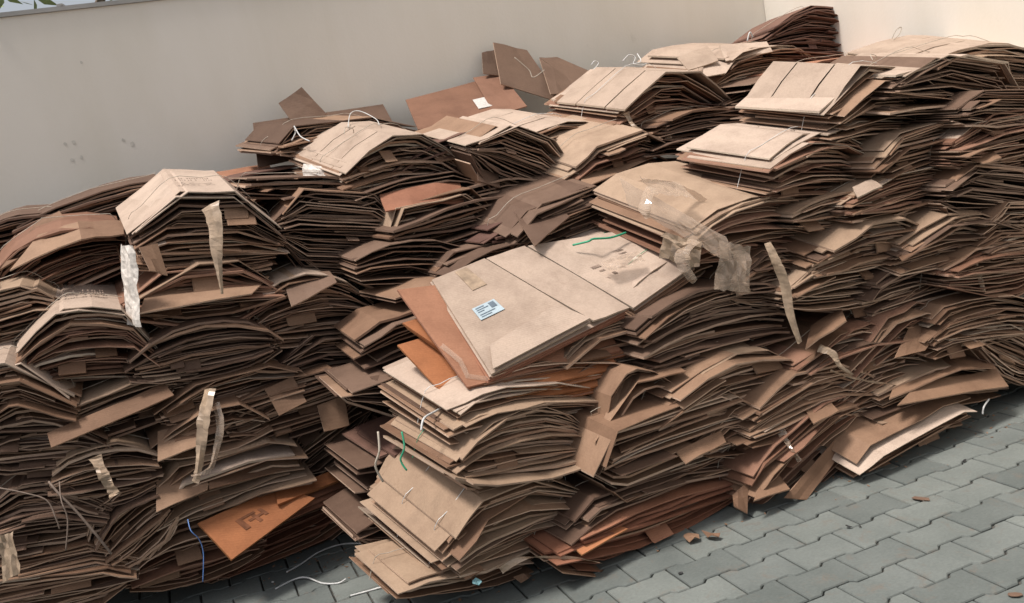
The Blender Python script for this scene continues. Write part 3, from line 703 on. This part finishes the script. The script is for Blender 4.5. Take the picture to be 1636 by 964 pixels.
# sheets leaning on the wall
for lab, mt, quads in [
    ('grey-brown sheet with pointed top leaning on the wall left of the ridge', 'grey', [[(445, 165, 5.12), (482, 140, 5.14), (522, 182, 5.08), (478, 212, 5.0)]]),
    ('long dull sheet leaning low on the wall behind the pointed sheet', 'grey', [[(404, 196, 5.1), (612, 166, 5.18), (640, 218, 5.0), (412, 268, 4.9)]]),
    ('wide reddish-brown flattened box leaning on the wall with a white sticker', 'rust2', [[(648, 160, 5.1), (762, 130, 5.16), (800, 180, 4.8), (668, 208, 4.7)], [(756, 124, 5.17), (800, 116, 5.18), (842, 170, 4.8), (790, 184, 4.78)]]),
    ('tall weathered sheet standing on the ridge against the wall', 'grey', [[(788, 68, 5.16), (842, 80, 5.18), (900, 165, 4.95), (800, 135, 5.0)]]),
    ('narrow weathered sheet behind the tall standing one at its left', 'grey', [[(770, 84, 5.2), (792, 80, 5.2), (806, 122, 5.14), (772, 118, 5.14)]]),
    ('crumpled sheet sloping down right from the tall standing sheet', 'grey', [[(862, 92, 5.16), (890, 92, 5.2), (950, 118, 5.1), (925, 135, 5.0)], [(862, 94, 5.15), (925, 135, 5.0), (915, 150, 4.95), (880, 150, 4.9)]]),
    ('reddish sheet lying low against the wall above the left pile', 'rust', [[(330, 278, 5.1), (430, 262, 5.14), (440, 286, 4.9), (372, 290, 4.85)]]),
    ('brown sloping sheet wedged beside the ridge bundle with white string', 'kraft', [[(1385, 78, 3.95), (1452, 70, 3.95), (1442, 100, 3.8), (1380, 104, 3.8)]]),
    ('brown sheet sagging over the hollow between the ridge and the film-wrapped bundle', 'kraft', [[(905, 245, 4.1), (1010, 222, 4.15), (1062, 243, 3.95), (935, 300, 3.75)]]),
    ('brown folded panel lying slanted over the dim hollow', 'grey', [[(815, 330, 3.8), (880, 322, 3.85), (910, 345, 3.6), (855, 392, 3.42)]]),
    ('torn pale sheet sliding down at the far left above the left edge bundle', 'kraft', [[(60, 352, 4.35), (95, 338, 4.38), (112, 362, 4.2), (0, 432, 3.95)]]),
    ('square folded panel leaning on the lower right face', 'kraft', [[(1468, 488, 3.16), (1522, 500, 3.16), (1478, 560, 2.98), (1430, 572, 2.98)]]),
    ('slab panel facing out beside the torn tape strip on the left', 'kraft', [[(252, 690, 3.7), (330, 662, 3.74), (318, 712, 3.62), (252, 738, 3.58)]]),
    ('tan panel with a vertical crease above the orange printed box', 'kraft', [[(250, 770, 3.66), (335, 730, 3.76), (332, 782, 3.62), (250, 818, 3.56)], [(336, 730, 3.76), (465, 696, 3.86), (478, 744, 3.74), (334, 782, 3.62)]]),
    ('narrow plank-like slab slanting up to the right on the left pile', 'kraft', [[(75, 692, 3.6), (262, 612, 3.72), (278, 632, 3.66), (82, 716, 3.55)]]),
    ('small square flap, left one of the two hanging near the steep fan', 'kraft', [[(423, 622, 3.72), (468, 602, 3.74), (490, 642, 3.68), (446, 664, 3.66)]]),
    ('small square flap, right one of the two hanging near the steep fan', 'kraft', [[(507, 648, 3.74), (550, 632, 3.76), (558, 680, 3.7), (518, 690, 3.68)]]),
    ('brown gable-shaped lid on the right face, left of the similar one near the edge', 'kraft', [[(1332, 366, 3.22), (1396, 352, 3.24), (1378, 380, 3.05), (1305, 422, 3.02)], [(1396, 352, 3.24), (1480, 349, 3.24), (1494, 363, 3.06), (1378, 380, 3.05)]]),
    ('brown gable-shaped lid nearest the right edge, half way up the face', 'kraft', [[(1427, 400, 3.14), (1499, 346, 3.2), (1541, 357, 3.02), (1441, 417, 2.98)], [(1499, 346, 3.2), (1565, 342, 3.2), (1592, 357, 3.02), (1541, 357, 3.02)]]),
    ('upper brown lid sheet overhanging the paving at lower right', 'kraft', [[(1432, 604, 3.1), (1512, 564, 3.16), (1536, 590, 2.98), (1420, 636, 2.93)], [(1512, 564, 3.16), (1560, 560, 3.16), (1592, 588, 3.0), (1536, 590, 2.98)]]),
    ('lower long brown slab overhanging the paving at lower right', 'kraft', [[(1470, 612, 3.0), (1590, 590, 3.04), (1612, 616, 2.94), (1434, 646, 2.88)]]),
    ('brown limb of lid folded down left beside the end of the long hanging tape', 'kraft', [[(1296, 520, 3.12), (1342, 488, 3.14), (1352, 512, 3.0), (1286, 556, 2.97)]]),
    ('lid limb bent steeply down beside the front stack', 'kraft', [[(984, 618, 3.06), (1030, 583, 3.1), (1018, 612, 2.98), (950, 708, 2.93)], [(1030, 583, 3.1), (1076, 579, 3.12), (1096, 593, 3.0), (1018, 612, 2.98)]]),
    ('wide flat sheet on top of the low bundle at the right foot of the heap', 'kraft', [[(1362, 726, 3.06), (1508, 651, 3.14), (1546, 663, 2.96), (1388, 753, 2.88)]]),
    ('long tan slab sliding down to the paving along the leaning fan', 'kraft', [[(1338, 698, 3.0), (1369, 690, 3.02), (1288, 799, 2.88), (1252, 796, 2.87)]]),
    ('flat brown sheet over the bundle beneath the bright arched one', 'kraft', [[(240, 452, 3.86), (430, 441, 3.9), (402, 469, 3.7), (222, 500, 3.64)]]),
    ('light sheet sagging in two limbs on the far left bundle', 'kraft', [[(62, 376, 4.05), (124, 354, 4.1), (130, 381, 3.9), (15, 431, 3.85)], [(124, 354, 4.1), (196, 352, 4.1), (198, 374, 3.92), (130, 381, 3.9)]]),
    ('dull brown sheet on the bundle below the lens-shaped dark one', 'grey', [[(450, 441, 3.9), (526, 432, 3.92), (538, 451, 3.76), (466, 490, 3.7)]]),
    ('folded slab lying in the shade right of the sticker box', 'kraft', [[(1070, 640, 3.0), (1128, 602, 3.04), (1160, 607, 2.98), (1092, 652, 2.93)]]),
    ('long tan slab across the upper part of the belly-shaped bundle', 'kraft', [[(985, 706, 3.0), (1120, 652, 3.04), (1132, 664, 2.95), (992, 722, 2.91)]]),
    ('small square card stuck in the lower right face', 'kraft', [[(1286, 654, 3.0), (1322, 636, 3.02), (1340, 656, 2.93), (1300, 676, 2.9)]]),
    ('small pale square card sticking out near the top of the right face', 'pale', [[(1362, 300, 3.1), (1392, 286, 3.12), (1410, 298, 3.03), (1370, 316, 3.0)]]),
    ('small brown card sticking out at the right below the dark thin bundle', 'kraft', [[(1548, 252, 3.06), (1580, 238, 3.08), (1600, 252, 2.98), (1572, 262, 2.96)]]),
    ('small tan card hanging below the bright arched bundle', 'kraft', [[(222, 396, 3.64), (252, 388, 3.66), (268, 440, 3.62), (240, 432, 3.6)]]),
    ('rounded tan slab jutting from the belly-shaped bundle', 'kraft', [[(1080, 722, 2.96), (1152, 688, 2.99), (1160, 706, 2.93), (1096, 740, 2.9)]]),
    ('tan card leaning on the paving at the foot of the leaning fan', 'kraft', [[(1222, 762, 2.95), (1244, 756, 2.96), (1262, 782, 2.86), (1204, 800, 2.84)]]),
    ('torn upright card edge beside the orange-red bundle', 'kraft', [[(1170, 790, 2.93), (1196, 768, 2.95), (1194, 820, 2.88), (1172, 808, 2.88)]]),
]:
    e_, o_ = loose('loose_sheet', lab, 'cardboard sheet', quads, mt, th=.006)
    if 'white sticker' in lab: decal('sticker', quads[0], .78, .52, .98, .80, 'sticker_white', e_, o_, .006)

# ------------------------------------------------------------------ ribbons of tape, film, twine
def ribbon(name, label, cat, pts, width, mat, n=6, tw=.3, seed=0, crump=.004, thick=.0008, group=None, taper=(1, .8)):
    """pts: (px, py, d) or Vectors; a crumpled strip with its own thickness"""
    rg = random.Random(seed); P = [p if isinstance(p, Vector) else at(*p) for p in pts]; org = P[0].copy()
    Q = smooth_path([p-org for p in P], n); mb = MB(); v = []
    side = EX.copy()
    ph = rg.uniform(0, 6); Lq = len(Q)
    for i, p in enumerate(Q):
        t = (Q[min(i+1, Lq-1)]-Q[max(i-1, 0)]).normalized()
        a = side-t*side.dot(t); a.normalize(); b = t.cross(a); fr = i/(Lq-1)
        ang = tw*math.sin(fr*5+ph)*1.6; dirv = a*math.cos(ang)+b*math.sin(ang)
        wd = width*(.8+.25*math.sin(fr*4+ph))*(taper[0]*(1-fr)+taper[1]*fr)*(1+rg.uniform(-.08, .08))
        mid = p+b*(crump*math.sin(fr*9+ph)+rg.uniform(-crump, crump)*.3)
        v += [p-dirv*wd/2+b*rg.uniform(-crump, crump)*.4, mid+b*crump*.6, p+dirv*wd/2+b*rg.uniform(-crump, crump)*.4]
    m_ = len(v); nb = []
    v += [q+FW*thick for q in v]
    f = []
    for i in range(len(Q)-1):
        a = 3*i
        for k in (0, 1):
            f.append((a+k, a+k+1, a+k+4, a+k+3)); f.append((m_+a+k, m_+a+k+3, m_+a+k+4, m_+a+k+1))
        f.append((a, a+3, m_+a+3, m_+a)); f.append((a+2, m_+a+2, m_+a+5, a+5))
    mb.add(v, f); o = mb.build(name, M[mat]); o.location = org; tag(o, label, cat, group); return o
def strand(name, label, cat, pts, r, mat, group=None, n=6):
    P = [p if isinstance(p, Vector) else at(*p) for p in pts]; org = P[0].copy()
    mb = MB(); mb.tube(smooth_path([p-org for p in P], n), r, 5); o = mb.build(name, M[mat], smooth=True); o.location = org; return tag(o, label, cat, group)
ribbon('torn_tape', 'long pointed strip of brown tape hanging from the bright arched bundle', 'tape strip', [(336, 328, 3.62), (344, 360, 3.58), (346, 400, 3.56), (351, 440, 3.54), (355, 470, 3.53)], .060, 'tape', seed=1, taper=(1.3, .25))
ribbon('torn_tape', 'long strip of brown tape hanging below the film-wrapped bundle', 'tape strip', [(1226, 388, 3.02), (1240, 418, 2.99), (1254, 455, 2.98), (1262, 500, 2.97), (1278, 548, 2.96)], .040, 'tape', seed=2)
ribbon('torn_tape', 'wide torn strip of brown tape hanging straight down on the left pile', 'tape strip', [(336, 622, 3.56), (326, 665, 3.52), (322, 705, 3.5), (318, 745, 3.48), (312, 772, 3.47)], .055, 'tape', seed=3, crump=.006)
ribbon('torn_tape', 'crinkled film strip beside the wide torn tape strip', 'tape strip', [(345, 645, 3.55), (352, 680, 3.51), (346, 715, 3.5), (335, 750, 3.48), (305, 760, 3.47)], .035, 'film', seed=4, crump=.006)
ribbon('torn_tape', 'crumpled scrap of tape stuck on the fanned layers at lower left', 'tape strip', [(152, 730, 3.5), (162, 752, 3.47), (172, 772, 3.46), (184, 792, 3.45)], .065, 'tape', seed=5, crump=.008)
ribbon('torn_tape', 'twisted strand of tape hanging near the right edge', 'tape strip', [(1548, 396, 3.08), (1558, 420, 3.05), (1566, 445, 3.04), (1572, 466, 3.03)], .022, 'tape', seed=6)
ribbon('torn_tape', 'glossy scrap of film dangling above the leaning fan of tan sheets', 'tape strip', [(1244, 682, 2.98), (1256, 704, 2.94), (1268, 722, 2.92), (1278, 738, 2.91)], .036, 'film', seed=7, crump=.01)
ribbon('torn_tape', 'curled brown paper strip above the split white-edged sheet', 'tape strip', [(1308, 556, 3.0), (1330, 565, 2.96), (1342, 585, 2.95), (1362, 600, 2.96)], .035, 'tape', seed=8, crump=.006)
ribbon('torn_tape', 'pale tape strip trailing along the edge of the split sheet', 'tape strip', [(1326, 592, 2.97), (1370, 606, 2.98), (1410, 612, 3.0), (1440, 618, 3.02)], .014, 'tape', seed=9)
ribbon('torn_tape', 'crumpled tape tail hanging under the roof-shaped pale bundle', 'tape strip', [(1000, 180, 4.02), (1008, 195, 4.0), (1022, 212, 3.96), (1034, 228, 3.94)], .05, 'tape', seed=10, crump=.008)
ribbon('torn_tape', 'small square of tape hanging below the roof-shaped pale bundle', 'tape strip', [(1066, 196, 3.98), (1066, 208, 3.97), (1068, 222, 3.96)], .05, 'tape', seed=11)
ribbon('torn_tape', 'loop of brown strip lying on the paving between the stacks', 'tape strip', [at(800, 912, 2.9), at(835, 893, 2.88), at(885, 890, 2.86), at(930, 894, 2.84), at(960, 900, 2.84)], .03, 'tape', seed=12)
# film wrapped round the big bundle
for k, (pts, wd, lab) in enumerate([
    ([(1022, 288, 3.16), (1060, 292, 3.18), (1100, 305, 3.2), (1125, 322, 3.2)], .045, 'bright crinkled film band across the lid of the wrapped bundle'),
    ([(1040, 300, 3.1), (1030, 330, 3.04), (1035, 350, 3.02)], .05, 'twisted film end dangling from the wrapped bundle left side'),
    ([(1110, 385, 3.0), (1090, 405, 2.97), (1095, 430, 2.96), (1110, 450, 2.97)], .06, 'crumpled film hanging over the printed pale carton bundle'),
    ([(1180, 400, 2.98), (1185, 425, 2.96), (1180, 452, 2.96), (1190, 470, 2.97)], .085, 'bunched film hanging at the lower corner of the wrapped bundle'),
    ([(1060, 375, 3.05), (1085, 390, 3.0), (1120, 398, 2.98)], .045, 'brown crumpled tape between the wrapped bundle and the printed carton'),
]):
    ribbon('plastic_film', lab, 'plastic film', pts, wd, 'tape' if k == 4 else 'film', seed=30+k, crump=.007, tw=.3)
# strings on the paving and on the heap
for lab, pts, r, mt in [
    ('long white string curling over the paving, upper of the strings by the front stack', [gnd(458, 914, .004), gnd(480, 902, .005), gnd(510, 882, .012), gnd(545, 870, .006), gnd(580, 869, .005), gnd(598, 876, .01)], .0036, 'string_white'),
    ('wavy white string on the paving below the long curling one', [gnd(440, 941, .004), gnd(470, 926, .006), gnd(490, 923, .01), gnd(515, 932, .004), gnd(540, 932, .004), gnd(553, 925, .012)], .0036, 'string_white'),
    ('short white string entering from under the front stack on the paving', [gnd(560, 952, .004), gnd(590, 944, .004), gnd(614, 938, .008), gnd(632, 942, .006)], .0035, 'string_white'),
    ('blue string hanging beside the orange printed box', [(300, 830, 3.56), (305, 848, 3.52), (318, 862, 3.52), (325, 885, 3.52), (324, 930, 3.5)], .002, 'blue'),
    ('long brown cord crossing the dark tangle at lower left', [(78, 770, 3.5), (95, 790, 3.46), (120, 815, 3.44), (150, 850, 3.42), (178, 885, 3.42)], .0045, 'cord'),
    ('dull tangled strand running in from the left edge', [(0, 780, 3.5), (40, 788, 3.46), (75, 800, 3.44), (90, 830, 3.42), (95, 845, 3.42)], .0025, 'cord'),
    ('thin pale strand hanging in the dark tangle at lower left', [(95, 770, 3.5), (98, 800, 3.44), (108, 830, 3.42), (105, 880, 3.41)], .0025, 'cord'),
    ('green twine knotted over the pale printed carton', [(915, 392, 3.42), (940, 386, 3.38), (948, 382, 3.36), (975, 380, 3.38), (1000, 372, 3.4)], .0045, 'green'),
    ('white loop of twine sticking up on the middle bright bundle', [(556, 205, 4.4), (560, 182, 4.5), (575, 178, 4.5), (600, 190, 4.4), (606, 200, 4.3)], .0022, 'string_white'),
    ('white curl of string on the ragged sheets left of the middle bright bundle', [(466, 225, 4.5), (472, 212, 4.5), (470, 202, 4.5), (480, 218, 4.45), (495, 226, 4.4)], .003, 'string_white'),
    ('curly white strings sticking up above the roof-shaped pale bundle', [(995, 98, 4.5), (1005, 88, 4.5), (1015, 92, 4.5), (1012, 102, 4.45), (1024, 98, 4.45), (1018, 86, 4.5)], .0028, 'string_white'),
    ('small white curl against the wall left of the roof-shaped pale bundle', [(945, 104, 4.6), (950, 98, 4.6), (956, 102, 4.6), (948, 112, 4.55)], .0032, 'string_white'),
    ('thin string ends sticking up over the dark ridge against the side wall', [(1425, 62, 3.8), (1432, 48, 3.8), (1440, 44, 3.8), (1436, 56, 3.78), (1422, 68, 3.75)], .0022, 'twine'),
    ('white string end beside the reddish top bundle', [(1194, 66, 4.2), (1198, 52, 4.2), (1203, 60, 4.2)], .004, 'string_white'),
    ('pale twine strands crossing the tall standing sheet', [(822, 92, 4.9), (845, 112, 4.88), (852, 124, 4.86), (870, 112, 4.85)], .0028, 'twine'),
    ('white twine looping over the top lid of the front stack', [(673, 688, 2.95), (678, 668, 2.97), (700, 655, 3.02), (722, 640, 3.1)], .004, 'string_white'),
    ('green string dropping down the ragged left side of the front stack', [(642, 690, 3.0), (646, 715, 2.98), (640, 735, 2.98), (650, 752, 2.97)], .0035, 'green'),
    ('pale twine hanging down the left side of the front stack', [(604, 690, 3.05), (606, 720, 3.02), (600, 745, 3.02), (612, 770, 3.02)], .004, 'twine'),
    ('white string poking out at the right foot of the heap in the shade', [(1580, 638, 2.94), (1572, 650, 2.92), (1570, 662, 2.92)], .004, 'string_white'),
]:
    strand('string', lab, 'string', pts, r, mt)

# ------------------------------------------------------------------ small scraps
def scrap(name, label, cat, px, py, size, mat, seed, z=.006, d=None, flat=.3):
    rg = random.Random(seed); org = at(px, py, d) if d else gnd(px, py, z)
    mb = MB(); n = 7; v = [Vector((0, 0, size*flat*.6))]
    for i in range(n):
        a = i*2*math.pi/n; r = size*rg.uniform(.6, 1.15); v.append(Vector((math.cos(a)*r, math.sin(a)*r*.6, rg.uniform(0, size*flat))))
    m_ = len(v); v += [q-Vector((0, 0, .002)) for q in v]
    f = [(0, 1+i, 1+(i+1) % n) for i in range(n)]+[(m_, m_+1+(i+1) % n, m_+1+i) for i in range(n)]+[(1+i, m_+1+i, m_+1+(i+1) % n, 1+(i+1) % n) for i in range(n)]
    mb.add(v, f); o = mb.build(name, M[mat]); o.location = org; o.rotation_euler.z = rg.uniform(0, 3); tag(o, label, cat)
scrap('plastic_scrap', 'light blue plastic scrap on the paving under the front stack', 'scrap', 762, 932, .028, 'blue_scrap', 1, d=2.84, flat=.5)
scrap('paper_scrap', 'crumpled brown paper scrap on the paving at the end of the orange-red bundle', 'scrap', 1138, 858, .035, 'kraft', 2, z=.01, flat=.7)
scrap('paper_scrap', 'brown torn paper lying under the edge of the orange-red bundle', 'scrap', 1105, 862, .045, 'kraft', 3, z=.01, flat=.5)
scrap('paper_scrap', 'torn brown card standing on the paving between the front stack and the orange tongue', 'scrap', 838, 925, .045, 'kraft', 4, z=.02, flat=.8)
scrap('dark_scrap', 'small black scrap on the paving in the middle right', 'scrap', 1356, 842, .013, 'black', 5, flat=.5)
scrap('dark_scrap', 'tiny dark twig on the paving right of the black scrap', 'scrap', 1374, 841, .007, 'black', 6)
scrap('dark_scrap', 'small dark chip on the paving at the centre bottom', 'scrap', 1087, 916, .014, 'black', 7)
scrap('dark_scrap', 'dark leaf bit on the paving near the right foot of the heap', 'scrap', 1541, 736, .013, 'black', 8)
scrap('paper_scrap', 'thin brown dry leaf on the paving at right', 'scrap', 1470, 797, .035, 'grey', 9, flat=.1)
scrap('paper_scrap', 'brown dirt flake on the paving near the lower right corner', 'scrap', 1622, 950, .022, 'grey', 10, flat=.1)
scrap('paper_scrap', 'small pale chip on the paving left of the strings', 'scrap', 436, 930, .008, 'string_white', 11)
qd = [(800, 905, 2.97), (826, 890, 2.99), (838, 920, 2.88), (858, 935, 2.85)]
# crumbs of paint and plaster on the window sill
rc = random.Random(8)
for k in range(9):
    mb = MB(); mb.box(-.03, .03, -.012, .02, 0, .012); o = mb.build('chip', M['roofm'], back); o.location = (rc.uniform(-1.0, .25), WALL_Y+rc.uniform(-.0, .03), SILL+.023); o.rotation_euler.z = rc.uniform(0, 3); o.scale = (rc.uniform(.5, 1.3),)*3
# faint printing on the two brightest lids
def print_on_lid(label_part, cx, cy, n, seed):
    pass

def film_patch(label, A, B, Cc, Dd, amp, seed, mat='film', nu=14, nv=6, cat='plastic film'):
    """crinkled film: a folded grid between four (px, py, d) corners"""
    rg = random.Random(seed); A, B, Cc, Dd = [at(*q) for q in (A, B, Cc, Dd)]; org = A.copy(); nrm = (B-A).cross(Dd-A).normalized()
    if nrm.dot(FW) > 0: nrm = -nrm
    mb = MB(); v = []; off = Vector((seed*1.7, 0, 0))
    for j in range(nv+1):
        for i in range(nu+1):
            a, t = i/nu, j/nv; p = (A*(1-a)+B*a)*(1-t)+(Dd*(1-a)+Cc*a)*t
            h = noise.noise(Vector((a*5+t*2.5, t*1.5, 0))+off)+.6*noise.noise(Vector((a*13+t*5, t*5, 3))+off)
            edge = noise.noise(Vector((a*6, t*6, 7))+off)*.012
            v.append(p-org+nrm*(h*amp+.006)+(Dd-A).normalized()*edge+Vector((rg.uniform(-1, 1), 0, rg.uniform(-1, 1)))*.003)
    m_ = len(v); v += [q-nrm*.0007 for q in v]; W_ = nu+1; f = []
    for j in range(nv):
        for i in range(nu):
            a = j*W_+i; f.append((a, a+1, a+W_+1, a+W_)); f.append((m_+a, m_+a+W_, m_+a+W_+1, m_+a+1))
    mb.add(v, f); o = mb.build('plastic_film', M[mat]); o.location = org; tag(o, label, cat)
film_patch('broad crinkled film over the left side of the film-wrapped bundle', (990, 285, 3.22), (1160, 380, 2.98), (1172, 425, 2.96), (1004, 330, 3.16), .008, 1)
film_patch('shiny crinkled film lying over the lid corner of the film-wrapped bundle', (1020, 286, 3.2), (1085, 294, 3.18), (1110, 318, 3.1), (1045, 312, 3.12), .008, 2)
film_patch('bunched clear film hanging off the front corner of the film-wrapped bundle', (1148, 385, 2.97), (1198, 395, 2.95), (1196, 468, 2.95), (1140, 462, 2.96), .016, 3, nu=8)
film_patch('crumpled brown tape mass on the pale printed carton', (1060, 372, 3.08), (1120, 388, 3.02), (1118, 428, 3.0), (1052, 412, 3.06), .014, 4, 'tape', nu=8, cat='tape strip')
film_patch('white glossy film stuck on the printed carton beside the green twine', (960, 420, 3.28), (1020, 402, 3.24), (1030, 420, 3.2), (975, 436, 3.22), .008, 5, nu=8)
film_patch('ragged sheet edges painted white for glare down the left end of the flat-lidded brown bundle', (194, 392, 3.74), (214, 392, 3.66), (228, 520, 3.64), (206, 520, 3.72), .012, 6, 'glare_torn', nu=4, nv=10, cat='torn paper')  # white colour stands for blown-out light on these edges
film_patch('torn sheet ends painted white for overexposed light on the left end of the middle bright bundle', (486, 262, 4.3), (560, 272, 4.16), (566, 296, 4.14), (484, 284, 4.28), .012, 7, 'glare_torn', nu=12, nv=5, cat='torn paper')  # overexposed sheet ends, their brightness painted as white
film_patch('curled grey film at the lower left corner edge of the heap', (0, 855, 3.5), (22, 850, 3.48), (36, 912, 3.46), (8, 930, 3.48), .012, 8, 'tape', nu=5, nv=6, cat='tape strip')
# torn pieces on the torn pale-lidded bundle
for k, (lab, qd) in enumerate([
    ('torn pale piece at the upper left of the torn pale-lidded bundle', [(1082, 92, 4.45), (1130, 74, 4.5), (1148, 96, 4.35), (1100, 112, 4.3)]),
    ('torn pale piece in the middle of the torn pale-lidded bundle', [(1125, 100, 4.4), (1175, 96, 4.42), (1160, 116, 4.25), (1122, 124, 4.22)]),
    ('long torn pale piece at the upper right of the torn pale-lidded bundle', [(1150, 72, 4.5), (1225, 66, 4.52), (1235, 82, 4.4), (1160, 98, 4.35)])]):
    loose('loose_sheet', lab, 'cardboard sheet', [qd], 'pale', th=.005)
# scuffs on the back wall
for k, (px, py, r_) in enumerate([(104, 230, .010), (118, 228, .014), (197, 224, .010), (211, 230, .016), (116, 256, .013), (130, 252, .010), (130, 100, .008)]):
    c = at(px, py, WALL_Y); mb = MB(); n = 7; rg = random.Random(k)
    v = [(c.x+math.cos(i*.9)*r_*rg.uniform(.5, 1), WALL_Y-.0015, c.z+math.sin(i*.9)*r_*rg.uniform(.5, 1.2)) for i in range(n)]; v += [(a, b+.001, z) for a, b, z in v]
    mb.add(v, [tuple(range(n)), tuple(range(2*n-1, n-1, -1))]); mb.build('scuff', M['scuff'], back)

# uncountable shreds and crumbs of card along the foot of the heap
rs = random.Random(77); sh = MB()
for k in range(420):
    t = rs.random(); px = 420+t*1200; py = (880 if px < 600 else 950-(px-600)*.29)+abs(rs.gauss(0, 1))*26-6
    if py > 960: continue
    c = gnd(px, py, .003); a = rs.uniform(0, 6.28); l = rs.uniform(.002, .009); w_ = l*rs.uniform(.2, .8); d = Vector((math.cos(a), math.sin(a), rs.uniform(0, .4)))*l; e_ = Vector((-math.sin(a), math.cos(a), 0))*w_
    v = [c-d, c+e_, c+d, c-e_]; sh.add(v+[q-Vector((0, 0, .0015)) for q in v], [(0, 3, 2, 1)[::-1], (4, 5, 6, 7)[::-1], (0, 1, 5, 4), (1, 2, 6, 5), (2, 3, 7, 6), (3, 0, 4, 7)])
tag(sh.build('cardboard_crumbs', M['kraft']), 'tiny brown crumbs of cardboard scattered on the paving along the foot of the heap', 'crumbs', kind='stuff')
